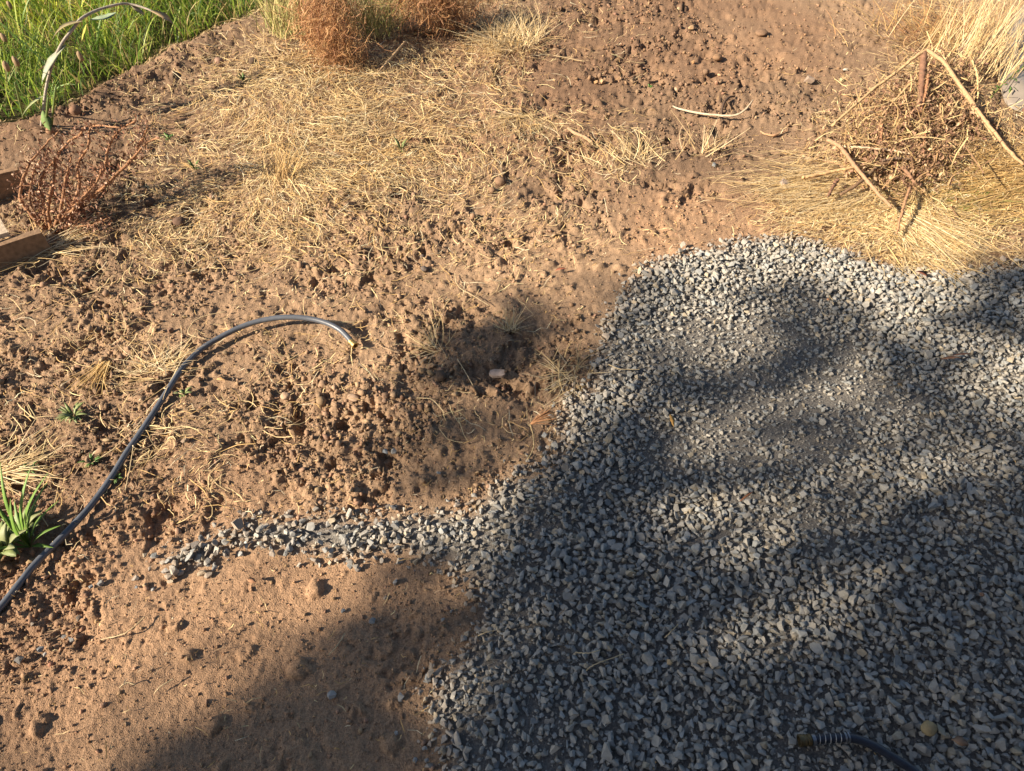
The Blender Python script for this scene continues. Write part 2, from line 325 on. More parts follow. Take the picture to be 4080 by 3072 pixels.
# short chaff on all the soil
n = 9000; x, y = fan(n, .2); px, py, g, gr = zone(x, y); k = ((g < 0) | (rng.random(n) < .03)) & (gr < .05) & (rng.random(n) < .35 + .65 * (py < 2100)); x, y = x[k], y[k]; n = len(x)
v, f, c = straw(n, x, y, rng.random(n) * 7, .008 + .035 * rng.random(n) ** 3, .0006 + .0008 * rng.random(n), strawcol(n, .4, .4) * .95, rng.random(n) * .004 + .005, .8, 3)
o = mesh('chaff', v, f, c.clip(0, .8), M_STRAW); setp(o, 'short broken bits of dry grass littering the soil', 'chaff', kind='stuff')
# swaths and tufts: (photo x, y, heading deg, spread deg, length m, count, rise, kind)
def tuft(name, label, pxy, heads, spread, L, n, rise, cols, cat='dry grass', spill=.02, droop=.5, rad=.0016, k=6, seed=0, group=None):
    base = G(*pxy); root_xy = base[:2]; a = np.radians(rng.choice(heads, n) + rng.normal(0, spread, n)); bx = root_xy[0] + rng.normal(0, spill, n); by = root_xy[1] + rng.normal(0, spill * .7, n)
    LL = L * (.45 + .65 * rng.random(n)); t = np.linspace(0, 1, k)[None]; el = (rise * (.5 + .7 * rng.random(n)))[:, None]
    bend = rng.normal(0, .35, (n, 1)); e = el * (1 - t * droop * (1 + .5 * rng.random((n, 1)))); aa = a[:, None] + bend * t
    st = LL[:, None] / (k - 1); X = bx[:, None] + np.cumsum(np.cos(aa) * np.cos(e) * st, 1); Y = by[:, None] + np.cumsum(np.sin(aa) * np.cos(e) * st, 1)
    Zg = hz(X.ravel(), Y.ravel(), False).reshape(n, k); Z = hz(bx, by, False)[:, None] + np.cumsum(np.sin(e) * st, 1); Z = np.maximum(Z, Zg + .004 + rng.random((n, 1)) * .02)
    cc = np.array(cols)[rng.integers(0, len(cols), n)] * (1 + rng.normal(0, .14, (n, 1)))
    v, f, c = ribbons(np.stack([X, Y, Z], 2), rad * (.6 + .7 * rng.random((n, 1))) * np.linspace(1, .35, k)[None], cc)
    o = mesh(name, v, f, c.clip(0, .8), M_GRASS if cols is GREEN else M_STRAW); setp(o, label, cat, group); return recentre(o)
PALE = [(.64, .48, .25), (.56, .40, .19), (.68, .55, .34)]; GOLD = [(.52, .34, .13), (.60, .42, .18), (.42, .27, .11)]
RUST = [(.38, .19, .085), (.46, .25, .11), (.30, .15, .075)]; YG = [(.42, .38, .13), (.24, .26, .07), (.55, .44, .2)]; GREEN = [(.10, .19, .035), (.15, .26, .05), (.07, .14, .03)]
TB = [
 ('dry_grass_tuft', 'golden standing dry grass tuft where the straw meets the dark dug soil', (2040, 190), (80, 110, 60, 200, 250), 30, .26, 420, .7, PALE, .08, .7),
 ('dry_grass_tuft', 'pale yellow green grass tuft left of the rusty dead weed at the top', (1150, 175), (90, 120, 60), 18, .45, 320, 1.15, YG, .06, .4),
 ('dry_grass_tuft', 'olive and straw coloured grass tuft between the two rusty dead weeds', (1470, 165), (90, 125, 50), 20, .45, 360, 1.1, YG, .07, .5),
 ('straw_swath', 'combed swath of pale straw sweeping down onto the gravel edge', (3540, 850), (-55, -40, -62), 9, .30, 520, .2, PALE, .085, .9),
 ('straw_swath', 'pale straw clump ending beside the brown leaf at the gravel edge', (3620, 1010), (-35, -60, 10, 200), 35, .17, 260, .22, PALE, .07, .8),
 ('straw_swath', 'flat bundle of straw pointing left from under the dead weed heap', (3420, 740), (192, 204, 182), 9, .34, 620, .16, PALE, .15, .9),
 ('straw_swath', 'yellow swath of straw running towards the right edge below the heap', (3720, 760), (14, 24, 5), 9, .46, 640, .16, GOLD, .19, .9),
 ('straw_swath', 'olive straw mat low on the right side of the heap', (3760, 810), (5, 175, 25), 25, .30, 260, .16, YG, .15, .9),
 ('dry_grass_tuft', 'tall dry grass leaning to the right beside the plastic sheet', (3830, 330), (40, 50, 62), 9, .62, 230, .7, PALE, .15, .3),
 ('dry_grass_tuft', 'tangled golden dry grass at the top right above the heap', (3780, 170), (95, 70, 150, 200, 260), 50, .30, 620, .7, GOLD + RUST, .20, .7),
 ('dry_grass_tuft', 'thin straw tuft in the shade of the soil hollow', (1735, 1400), (120, 170, 195, 95), 28, .12, 45, .5, PALE, .02, .7),
 ('dry_grass_tuft', 'little dry grass tuft at the right of the soil hollow', (2035, 1330), (90, 130, 40), 25, .09, 50, .7, PALE, .012, .5),
 ('dry_grass_tuft', 'straw tuft lying under the bend of the grey hose', (640, 1490), (30, 60, 160, 200, 100), 32, .13, 110, .4, PALE, .05, .8),
 ('dry_grass_tuft', 'brown broom like tuft of straw left of the grey hose', (440, 1440), (-95, -110), 10, .14, 60, .25, GOLD, .01, .8),
 ('dry_grass_tuft', 'pale straw fan cut off by the left edge', (-30, 1900), (20, 0, 45), 14, .18, 70, .3, PALE, .03, .8),
 ('dry_grass_tuft', 'straw clump spilling over the gravel edge beside the pine needles', (2270, 1500), (200, 170, 225, 60), 35, .12, 75, .35, PALE, .04, .8),
 ('dry_grass_tuft', 'sprawling dry stems in front of the wooden frame', (160, 1010), (170, 10, 200, 40), 25, .22, 110, .3, PALE, .05, .8),
 ('dry_grass_tuft', 'upright straw tuft on the lower edge of the straw mat', (1130, 740), (95, 70, 120), 18, .16, 80, .9, GOLD, .03, .4),
 ('dry_grass_tuft', 'sparse yellow tuft below the curved white stem', (2800, 620), (75, 105, 20), 14, .20, 40, .6, PALE, .04, .4),
 ('dry_grass_tuft', 'straw tuft in the middle between hole ridden clods and gravel', (2540, 650), (60, 100, 140), 30, .17, 90, .5, PALE, .06, .6),
 ('dry_grass_tuft', 'straw fan left of the stick in the dark soil', (2110, 480), (230, 300, 190), 20, .20, 110, .3, PALE, .05, .8),
]
for nm, lb, p, hd, sp, L, nn, rise, cols, spill, droop in TB: tuft(nm, lb, p, hd, sp, L, nn, rise, cols, 'dead weed' if nm == 'dead_weed' else 'dry grass', spill, droop)
def tangle(label, pts, n, sg, cols, L=.10, rad=.0013, curl=.55, k=7):     # a ball of fine curly dead stems
    c = np.array([G(*p, z) for p, z in pts]); c = c[rng.integers(0, len(c), n)] + rng.normal(0, 1, (n, 3)) * np.array(sg); d = rng.normal(0, 1, (n, 3)); d[:, 2] = d[:, 2] * .7 + .25; P_ = [c]
    for _ in range(k - 1): d = d + rng.normal(0, curl, (n, 3)); d /= np.linalg.norm(d, axis=1, keepdims=True); P_.append(P_[-1] + d * (L / (k - 1)) * (.5 + rng.random((n, 1))))
    p = np.stack(P_, 1); p[..., 2] = np.maximum(p[..., 2], hz(p[..., 0].ravel(), p[..., 1].ravel(), False).reshape(n, k) + .004)
    v, f, cc = ribbons(p, rad * (.6 + .7 * rng.random((n, 1))) * np.ones((1, k)), np.array(cols)[rng.integers(0, len(cols), n)] * (1 + rng.normal(0, .15, (n, 1))))
    return recentre(setp(mesh('dead_weed', v, f, cc.clip(0, .8), M_STRAW), label, 'dead weed'))
tangle('rusty brown tangled dead weed, the larger one at the top left of centre', [((1330,190),.06), ((1310,120),.16), ((1300,40),.22), ((1360,230),.05), ((1270,60),.15), ((1300,-40),.25)], 2600, (.07, .06, .06), RUST + [(.52,.32,.15)], .13)
tangle('rusty brown dead weed at the top edge beside the dark dug soil', [((1760,60),.08), ((1820,30),.14), ((1720,0),.2), ((1650,10),.2), ((1800,-60),.25)], 2000, (.09, .07, .05), RUST + [(.5,.3,.14)], .13)
# ================================================================== GREEN GRASS
n = 11500; x = rng.uniform(-5.0, -.6, n * 3); y = rng.uniform(2.6, 7.2, n * 3); px, py, g, gr = zone(x, y); k = (gr > .0) & (rng.random(n * 3) < ss(-.02, .1, gr) * ss(.30, .55, fbm(x * 5, y * 5, 411, 2))); x, y = x[k][:n], y[k][:n]; px, py, g, gr = zone(x, y); n = len(x)
k_ = 6; t = np.linspace(0, 1, k_)[None]; a = rng.random(n) * 7; L = (.13 + .30 * rng.random(n)) * (.55 + .45 * ss(0, .5, gr)); el = 1.45 - np.abs(rng.normal(0, .25, n)); e = el[:, None] - t ** 1.5 * (rng.random((n, 1)) * 1.5); aa = a[:, None] + rng.normal(0, .3, (n, 1)) * t
st = L[:, None] / (k_ - 1); Xb = x[:, None] + np.cumsum(np.cos(aa) * np.cos(e) * st, 1); Yb = y[:, None] + np.cumsum(np.sin(aa) * np.cos(e) * st, 1); Zb = hz(x, y, False)[:, None] + np.cumsum(np.sin(e) * st, 1)
cc = np.array([(.15, .27, .04), (.26, .37, .05), (.38, .46, .08), (.07, .14, .03), (.48, .38, .16), (.11, .19, .07)])[rng.choice(6, n, p=[.26, .24, .16, .14, .12, .08])]
yel = ss(900, 0, px)[:, None] * ss(260, 0, py)[:, None]; cc = cc * (1 + yel * np.array([.8, .5, .1])) * (1 + rng.normal(0, .15, (n, 1)))
dry = (ss(.45, .62, fbm(x * 2.2, y * 2.2, 401, 2)) * ss(300, 900, px))[:, None] * (rng.random((n, 1)) < .55); cc = cc * (1 - dry) + np.array([.50, .38, .18]) * dry
v, f, c = ribbons(np.stack([Xb, Yb, Zb], 2), (.0015 + .0040 * rng.random((n, 1)) ** 2.5) * np.array([[.8, 1, 1, .85, .6, .15]]), cc)
o = mesh('green_grass', v, f, c.clip(0, .7), M_GRASS); setp(o, 'long green and yellow grass growing in the top left corner', 'grass', kind='stuff')
# ================================================================== HOSES
def hose(pts, zs): return [G(a, b, z) for (a, b), z in zip(pts, zs)]
hp = [(-330,2760),(-160,2590),(0,2420),(80,2322),(145,2242),(239,2148),(347,2032),(434,1917),(506,1801),(571,1707),(651,1584),(687,1526),(731,1461),(796,1396),(868,1349),(955,1305),(1042,1277),(1136,1264),(1230,1269),(1302,1287),(1353,1313),(1385,1343),(1400,1362)]
hzs = [.012,.012,.012,.013,.013,.013,.013,.015,.015,.016,.018,.018,.02,.024,.03,.038,.045,.05,.052,.048,.04,.032,.027]
q = hose(hp, hzs); root = empty('garden_hose', (q[2][0], q[2][1], 0), 'grey garden hose curving over the soil with a brass end', 'hose')
tube('hose_tube', q, .0095, (.095, .105, .125), M_HOSE, 14, 150, root)
def lathe(name, a, b, prof, col, m, parent, sides=20):         # prof: (fraction along a-b, radius)
    a, b = np.array(a), np.array(b); d = b - a; p = np.array([a + d * s for s, _ in prof]); r = np.array([x for _, x in prof])
    t = d / np.linalg.norm(d); s = np.cross(t, [0, 0, 1]); s /= np.linalg.norm(s); u = np.cross(s, t); an = np.arange(sides) * 2 * math.pi / sides
    v = (p[:, None] + r[:, None, None] * (s * np.cos(an)[:, None] + u * np.sin(an)[:, None])[None]).reshape(-1, 3)
    i = np.arange(len(prof) * sides).reshape(-1, sides); f = np.stack([i[:-1], np.roll(i, -1, 1)[:-1], np.roll(i, -1, 1)[1:], i[1:]], -1).reshape(-1, 4)
    o = mesh(name, v, f, np.array([col]), m, False); return local(o, parent)
e = q[-1]; d = q[-1] - q[-3]; d[2] *= .6; d /= np.linalg.norm(d)
cp = lathe('coupling', e - d * .004, e + d * .024, [(0, .0096), (.0, .0112), (.35, .0112), (.38, .0098), (.48, .0098), (.5, .0118), (1, .0122), (1, .0088), (.55, .0080), (.55, .001)], (.42, .30, .12), M_BRASS, root)
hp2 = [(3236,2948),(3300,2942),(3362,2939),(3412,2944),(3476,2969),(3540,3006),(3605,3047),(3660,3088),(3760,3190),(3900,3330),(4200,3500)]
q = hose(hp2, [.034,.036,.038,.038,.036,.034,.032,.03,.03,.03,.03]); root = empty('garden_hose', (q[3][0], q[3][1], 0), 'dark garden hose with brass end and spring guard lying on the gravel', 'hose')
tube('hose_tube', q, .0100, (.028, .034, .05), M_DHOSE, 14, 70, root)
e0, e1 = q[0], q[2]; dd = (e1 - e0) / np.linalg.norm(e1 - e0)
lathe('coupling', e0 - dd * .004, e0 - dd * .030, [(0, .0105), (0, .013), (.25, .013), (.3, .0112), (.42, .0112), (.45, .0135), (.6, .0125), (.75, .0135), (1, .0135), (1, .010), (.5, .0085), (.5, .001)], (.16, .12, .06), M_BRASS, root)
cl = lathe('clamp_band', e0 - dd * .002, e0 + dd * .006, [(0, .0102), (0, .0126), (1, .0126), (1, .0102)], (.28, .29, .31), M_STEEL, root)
L_ = np.linalg.norm(e1 - e0)
tt = np.linspace(0, 1, 200); turns = 6; s_ = np.cross(dd, [0, 0, 1]); s_ /= np.linalg.norm(s_); u_ = np.cross(s_, dd); c0 = np.array([q[0] * (1 - a) ** 2 + 2 * (q[1]) * a * (1 - a) + q[2] * a * a for a in tt])
hel = c0 + .0112 * (s_ * np.cos(tt * turns * 2 * math.pi)[:, None] + u_ * np.sin(tt * turns * 2 * math.pi)[:, None])
tube('spring_guard', hel, .0011, (.35, .36, .38), M_STEEL, 6, 200, root)
for k in (0, 1): lathe('end_ring', e1 + dd * (.000 + .0065 * k), e1 + dd * (.004 + .0065 * k), [(0, .0102), (0, .0132), (1, .0132), (1, .0102)], (.30, .31, .33), M_STEEL, root)
# ================================================================== WOODEN FRAME AT THE LEFT EDGE
def board(name, a, b, wdt, thk, col, parent, vert=True, tilt=0.):   # plank from a to b (top centre line)
    a, b = np.array(a), np.array(b); d = b - a; L = np.linalg.norm(d); d = d / L; s = np.cross(d, [0, 0, 1]); s /= np.linalg.norm(s); u = np.cross(s, d)
    if vert: W_, T_ = thk / 2, wdt
    else: W_, T_ = wdt / 2, thk
    if tilt: s, u = s * math.cos(tilt) + u * math.sin(tilt), u * math.cos(tilt) - s * math.sin(tilt)
    bm = bmesh.new(); N = 10; rings = []
    for i in range(N + 1):
        c = a + d * L * i / N + u * rng.normal(0, .0008)
        rings.append([bm.verts.new(c + s * W_ * x + u * (-T_ if y else 0)) for x, y in ((-1, 0), (1, 0), (1, 1), (-1, 1))])
    for r0, r1 in zip(rings, rings[1:]):
        for j in range(4): bm.faces.new((r0[j], r0[(j + 1) % 4], r1[(j + 1) % 4], r1[j]))
    bm.faces.new(rings[0][::-1]); bm.faces.new(rings[-1]); bmesh.ops.bevel(bm, geom=[e for e in bm.edges if e.calc_length() > 0 and abs(e.calc_face_angle(0)) > .7], offset=.0012, segments=1, affect='EDGES')
    bmesh.ops.recalc_face_normals(bm, faces=bm.faces); bmesh.ops.triangulate(bm, faces=bm.faces); bm.verts.index_update()
    v = np.array([x.co[:] for x in bm.verts]); f = np.array([[q.index for q in x.verts] for x in bm.faces]); bm.free()
    return local(mesh(name, v, f, np.array([col]), M_WOOD), parent)
fr = empty('wooden_frame', G(20, 900), 'low weathered timber frame cut off by the left edge', 'timber frame')
board('plank', G(-420, 800, .11), G(68, 668, .11), .15, .030, (.27, .17, .10), fr)
board('plank', G(-420, 1110, .10), G(160, 918, .10), .12, .034, (.24, .155, .095), fr)
bd = board('loose_board', G(-330, 1005, .125), G(12, 890, .125), .135, .018, (.50, .40, .29), fr, False)
bd.parent = None; bd.matrix_parent_inverse = Matrix.Identity(4); setp(bd, 'pale bare board lying across the wooden frame at the left edge', 'board'); recentre(bd)
# ================================================================== DEAD SHRUB
def crumple(n, centres, size, cols, spread):                   # curled dry leaf scraps: bent two-triangle pieces
    c = centres[rng.integers(0, len(centres), n)] + rng.normal(0, spread, (n, 3)); T = np.array([[0, -1, 0], [.5, 0, .35], [0, 1, .1], [-.5, 0, .3]])
    s = size * (.5 + rng.random(n)); R = rots(n, 1.2); v = np.einsum('nij,nkj->nki', R, T[None] * s[:, None, None]) + c[:, None]
    f = (np.array([[0, 1, 2], [0, 2, 3]])[None] + (np.arange(n) * 4)[:, None, None]).reshape(-1, 3)
    cc = np.array(cols)[rng.integers(0, len(cols), n)] * (1 + rng.normal(0, .18, (n, 1))); return v.reshape(-1, 3), f, np.repeat(cc, 4, 0).clip(.01, .7)
K = .452; sh = [[(450,1140),(420,1000),(440,850),(480,620),(490,520),(600,370),(700,300),(730,240)], [(400,1130),(300,1040),(230,950),(180,870),(185,760),(215,660),(250,570),(330,470),(420,370),(520,270)],
 [(470,1120),(520,1030),(550,880),(570,740),(600,600),(630,480)], [(520,1105),(600,1010),(700,890),(850,720),(900,590)], [(530,1110),(700,900),(850,820),(960,720),(1080,600),(1190,490),(1290,380),(1400,330)],
 [(420,1120),(390,1000),(370,850),(350,720),(420,600),(480,530)], [(500,1110),(620,950),(700,760),(690,560),(780,400),(810,230),(1050,240)], [(520,1110),(830,830),(1150,540),(1240,360),(1310,230)],
 [(520,1105),(720,860),(850,700),(920,600),(960,400),(1060,260),(1200,180)], [(510,1120),(640,1105),(800,1100),(950,1040)], [(620,1180),(680,1010),(700,930)], [(420,1125),(270,900),(300,620),(400,480)]]
Hs = [.34, .30, .24, .22, .30, .20, .36, .32, .34, .06, .08, .24]
fr = empty('dead_shrub', G(217, 915), 'reddish brown dead shrub with bare stems fanning up beside the wooden frame', 'shrub'); allp = []
for s, H in zip(sh, Hs):
    n_ = len(s); p = [G(a * K, 400 + b * K, .004 + H * (i / (n_ - 1)) ** .9) for i, (a, b) in enumerate(s)]
    big = n_ > 4; tube('stem', p, [.0075 if big else .004, .0055 if big else .003, .0028], (.33, .175, .09), M_BARK, 6, 34, fr, .18, True, .0016); sp = spline(p, 40)[5:]; allp.append(sp)
    for _ in range(5 if big else 2):                              # side twigs
        i = rng.integers(0, len(sp)); b0 = sp[i]; dv = rng.normal(0, 1, 3); dv[2] = abs(dv[2]) * .5; dv /= np.linalg.norm(dv); l = .03 + .07 * rng.random()
        tube('twig', [b0, b0 + dv * l * .5, b0 + dv * l + [0, 0, .01]], [.002, .001], (.24, .12, .06), M_BARK, 4, 5, fr)
v, f, c = crumple(2600, np.vstack(allp), .0075, [(.42, .25, .17), (.30, .15, .09), (.52, .36, .26), (.22, .11, .07)], .022)
o = local(mesh('dried_leaves', v, f, c, M_LEAF), fr); o['kind'] = 'stuff'
# ================================================================== DEAD WEED HEAP ON THE RIGHT
def px4(s): return [(2980 + a * .4973, b * .4973) for a, b in s]
STK = [('long pale stalk slanting down left from the top of the weed heap', [(1430,400),(1350,450),(1200,570),(1050,680),(850,850),(670,1010)], (.15,.14,.11,.09,.06,.02), .0075, (.50,.34,.18)),
 ('long brown stalk slanting down right from the top of the weed heap', [(1430,400),(1560,490),(1640,600),(1720,710),(1850,900),(1950,1030),(2100,1220),(2210,1320)], (.15,.15,.13,.12,.09,.07,.05,.03), .0095, (.42,.27,.15)),
 ('straight thick brown stalk crossing the lower left of the weed heap', [(640,1120),(740,1180),(850,1320),(980,1480),(1150,1660)], (.05,.06,.08,.08,.05), .0090, (.36,.22,.13)),
 ('pale stalk lying nearly level across the straight brown stalk', [(440,1425),(650,1380),(850,1340),(1000,1305)], (.03,.04,.05,.05), .0075, (.50,.33,.17)),
 ('thin whitish stalk running right from the knotty stalk end', [(770,1175),(900,1180),(1110,1200),(1300,1230)], (.05,.055,.05,.05), .0050, (.58,.44,.30)),
 ('thick dark reddish root stalk hanging from the top of the heap', [(1410,430),(1400,560),(1390,650),(1370,850),(1280,950)], (.14,.12,.11,.08,.05), .0150, (.22,.12,.075)),
 ('slim red brown stalk beside the thick root stalk', [(1445,600),(1420,760),(1380,900)], (.12,.10,.07), .0065, (.38,.19,.10)),
 ('upright red brown stalk low in the middle of the heap', [(1430,1000),(1415,1130),(1405,1250)], (.08,.06,.03), .0060, (.38,.20,.11)),
 ('short tan stalk slanting down left inside the heap', [(1350,620),(1200,780),(1080,920)], (.12,.10,.07), .0055, (.46,.31,.16)),
 ('pale upright stalk standing right of the heap top', [(1800,480),(1840,620),(1840,790)], (.13,.10,.06), .0050, (.55,.40,.20)),
 ('dark brown stalk lying low behind the straight brown stalk', [(1200,1270),(1050,1330),(900,1460),(740,1560)], (.05,.04,.04,.02), .0085, (.20,.125,.075)),
 ('short dark broken stalk at the lower left of the heap', [(715,1440),(680,1500),(645,1570)], (.04,.04,.03), .0075, (.20,.11,.07)),
 ('small broken stub near the lower middle of the heap', [(1240,1340),(1290,1400),(1340,1470)], (.05,.05,.04), .0075, (.26,.15,.09)),
 ('short russet stub left of the upright red brown stalk', [(1075,1000),(1062,1140)], (.06,.04), .0065, (.42,.22,.12)),
 ('dark thin stick lying across the lower middle of the heap', [(1080,1285),(1200,1270),(1320,1275)], (.055,.06,.055), .0050, (.17,.115,.08)),
 ('brown stalk leaning at the foot of the heap above the straw swath', [(1300,1500),(1250,1650),(1190,1870)], (.05,.05,.02), .0060, (.36,.20,.11)),
 ('tan stalk beside the long brown stalk on its left side', [(1690,700),(1790,850),(1900,1000),(1990,1130)], (.09,.07,.05,.03), .0055, (.46,.31,.17))]
for lb, s, z, r, c in STK:
    o = tube('dead_stalk', [G(a, b, k + .035) for (a, b), k in zip(px4(s), z)], [r, r * .9, r * .65], c, M_BARK, 8, 40, None, .12, True, .0014); setp(o, lb, 'dead stalk', 'stalks of the dead weed heap'); recentre(o)
n = 5200; A = np.array([G(*p, z) for p, z in [((3680,330),.10), ((3640,450),.10), ((3560,420),.07), ((3760,420),.08), ((3700,560),.08), ((3600,560),.06), ((3500,560),.04), ((3780,250),.10), ((3830,480),.06), ((3450,640),.03), ((3650,650),.05), ((3540,700),.03)]])
v, f, c = crumple(n, A * np.array([1, 1, .9]), .010, [(.26, .15, .10), (.34, .21, .13), (.18, .10, .07), (.42, .29, .18)], np.array([.085, .085, .03])); g_ = hz(v[:, 0], v[:, 1], False); v[:, 2] = np.maximum(v[:, 2], g_ + .004)
o = mesh('dead_foliage', v, f, c, M_LEAF); setp(o, 'crumpled brown dead leaves heaped among the stalks on the right', 'dead leaves', kind='stuff')
n = 1300; c0 = A[rng.integers(0, len(A), n)] + rng.normal(0, .10, (n, 3)) * np.array([1.1, 1, .28]); k_ = 5; t = np.linspace(-.5, .5, k_); a = rng.normal(-1.9, .9, n); el = rng.normal(0, .35, n); L = .06 + .16 * rng.random(n)
dv = np.stack([np.cos(a) * np.cos(el), np.sin(a) * np.cos(el), np.sin(el)], 1); cv = rng.normal(0, .3, (n, 3)); pt = c0[:, None] + (dv[:, None] * t[None, :, None] + cv[:, None] * (t ** 2)[None, :, None] * 1.3) * L[:, None, None]
pt[..., 2] = np.maximum(pt[..., 2], hz(pt[..., 0].ravel(), pt[..., 1].ravel(), False).reshape(n, k_) + .005)
v, f, c = ribbons(pt, (.0012 + .0014 * rng.random((n, 1))) * np.ones((1, k_)), np.array([(.50, .34, .16), (.40, .25, .12), (.58, .44, .22), (.30, .18, .10)])[rng.integers(0, 4, n)] * (1 + rng.normal(0, .12, (n, 1))))
o = mesh('tangled_stems', v, f, c.clip(0, .8), M_STRAW); setp(o, 'tangle of fine golden and brown stems filling the dead weed heap', 'dead weeds', kind='stuff')
# plastic sheet at the right edge
pp = [(4110,-10),(4040,70),(4000,140),(3988,250),(3978,340),(3990,400),(4030,445),(4120,455),(4300,430),(4420,250),(4350,40)]
pg = np.array([G(a, b)[:2] for a, b in pp]); cx = pg.mean(0); rings = 14; bd_ = spline(np.vstack([pg, pg[:1]]), 61)[:-1]; vs = []
for i in range(rings + 1):
    r = i / rings; q = cx + (bd_ - cx) * r; vs.append(np.column_stack([q, hz(q[:, 0], q[:, 1], False) + .012 + .05 * ss(1, .75, np.full(60, r)) * (.4 + fbm(q[:, 0] * 9, q[:, 1] * 14, 501, 3)) + .03 * np.abs(fbm(q[:, 0] * 16 + q[:, 1] * 7, q[:, 1] * 6, 505, 2) - .5)]))
for i in range(rings, -1, -1): u = vs[i].copy(); u[:, 2] -= .002; vs.append(u)
v = np.vstack(vs); i = np.arange(len(v)).reshape(-1, 60); f = np.stack([i[:-1], np.roll(i, -1, 1)[:-1], np.roll(i, -1, 1)[1:], i[1:]], -1).reshape(-1, 4)
o = mesh('plastic_sheet', v, f, np.array([(.25, .215, .18)]), M_PLASTIC, True); setp(o, 'wrinkled greyish plastic sheet lying at the right edge behind dry grass', 'plastic sheet'); recentre(o)
# ================================================================== LEAFY WEEDS
def leaf(name, a, b, wd, col, m, parent=None, cup=.25, sag=.0, n=9, fold=True):   # blade with a midrib fold from a to b
    a, b = np.array(a, float), np.array(b, float); d = b - a; L = np.linalg.norm(d); d /= L; s = np.cross(d, [0, 0, 1.]); s /= np.linalg.norm(s) + 1e-9; u = np.cross(s, d); v = []
    for i in range(n + 1):
        t = i / n; w_ = wd * math.sin(math.pi * min(1, t * .96 + .02)) ** .8 * (1 + .1 * rng.normal()); c = a + d * L * t + u * (math.sin(t * math.pi) * sag)
        v += [c - s * w_ + u * w_ * cup, c, c + s * w_ + u * w_ * cup, c - u * .0006]
    f = []
    for i in range(n):
        p = i * 4; f += [[p, p + 1, p + 5, p + 4], [p + 1, p + 2, p + 6, p + 5], [p + 2, p + 3, p + 7, p + 6], [p + 3, p, p + 4, p + 7]]
    o = mesh(name, v, f, np.array([col]) * (1 + rng.normal(0, .06, (len(v), 1))), m, True)
    if parent is not None: local(o, parent)
    return o
def weed(name, label, cat, pxy, leaves, L, wd, cols, rise=.5, stems=0):
    b = G(*pxy); r = empty(name, b, label, cat)
    for k in range(leaves):
        a = k * 2.4 + rng.normal(0, .3); l = L * (.6 + .5 * rng.random()); e = rise * (.6 + .7 * rng.random()); d = np.array([math.cos(a) * math.cos(e), math.sin(a) * math.cos(e), math.sin(e)])
        st = b + np.array([0, 0, .004]) + d * l * .12; leaf('leaf', st, b + d * l + [0, 0, .004], wd * (.7 + .5 * rng.random()), np.array(cols[k % len(cols)]), M_GRASS, r, .3, l * .15, 6)
    return r
GL = [(.13, .24, .06), (.19, .30, .08), (.10, .18, .05)]; GREY = [(.26, .31, .12), (.33, .36, .17), (.20, .26, .08)]
weed('seedling', 'tiny bright green seedling alone in the dark dug soil', 'seedling', (2590, 352), 6, .022, .006, [(.16, .36, .08)], .6)
weed('thistle_weed', 'small pale green prickly weed left of the grey hose', 'weed', (300, 1665), 26, .055, .0055, GREY, .5)
weed('thistle_weed', 'pale green weed at the straw tuft by the hose bend', 'weed', (735, 1575), 9, .035, .005, GREY, .4)
weed('leafy_weed', 'bushy pale green weed in the left bottom corner of the hose', 'weed', (35, 2200), 30, .095, .013, GREY, .6)
weed('leafy_weed', 'low green weed under the bushy one beside the hose', 'weed', (110, 2110), 22, .07, .010, GREY, .5)
weed('small_weed', 'small green weed tuft right of the dead shrub', 'weed', (675, 562), 9, .05, .006, GL, .7)
weed('small_weed', 'little green weed between the hose and the thistle', 'weed', (375, 1850), 10, .04, .004, GL, .6)
weed('small_weed', 'little green weed close to the left edge under the straw fan', 'weed', (130, 1880), 10, .04, .004, GL, .6)
weed('small_weed', 'green sprout on the lower edge of the straw mat', 'weed', (1600, 610), 9, .07, .006, GREY, .8)
weed('small_weed', 'green sprouts below the straw mat at the left', 'weed', (780, 680), 8, .05, .004, GL, .7)
weed('small_weed', 'tiny green weed next to the hose middle', 'weed', (470, 1910), 7, .03, .004, GL, .6)
weed('small_weed', 'green sprout on the dark clods near the green grass', 'weed', (975, 335), 8, .06, .005, GL, .9)
b = G(120, 2180); r = empty('grass_clump', b, 'bright green broad bladed grass clump beside the hose at the left', 'grass clump')
for a, l, e in ((75, .24, .9), (100, .26, 1.0), (60, .20, .8), (40, .17, .7), (130, .20, .9), (170, .12, .4), (20, .12, .5), (85, .17, 1.2), (50, .25, .9), (115, .14, .6), (-10, .09, .3), (200, .11, .3)):
    a = math.radians(a); d = np.array([math.cos(a) * math.cos(e), math.sin(a) * math.cos(e), math.sin(e)]); leaf('blade', b, b + d * l, .0055, (.17, .30, .05), M_GRASS, r, .35, l * .12, 8)
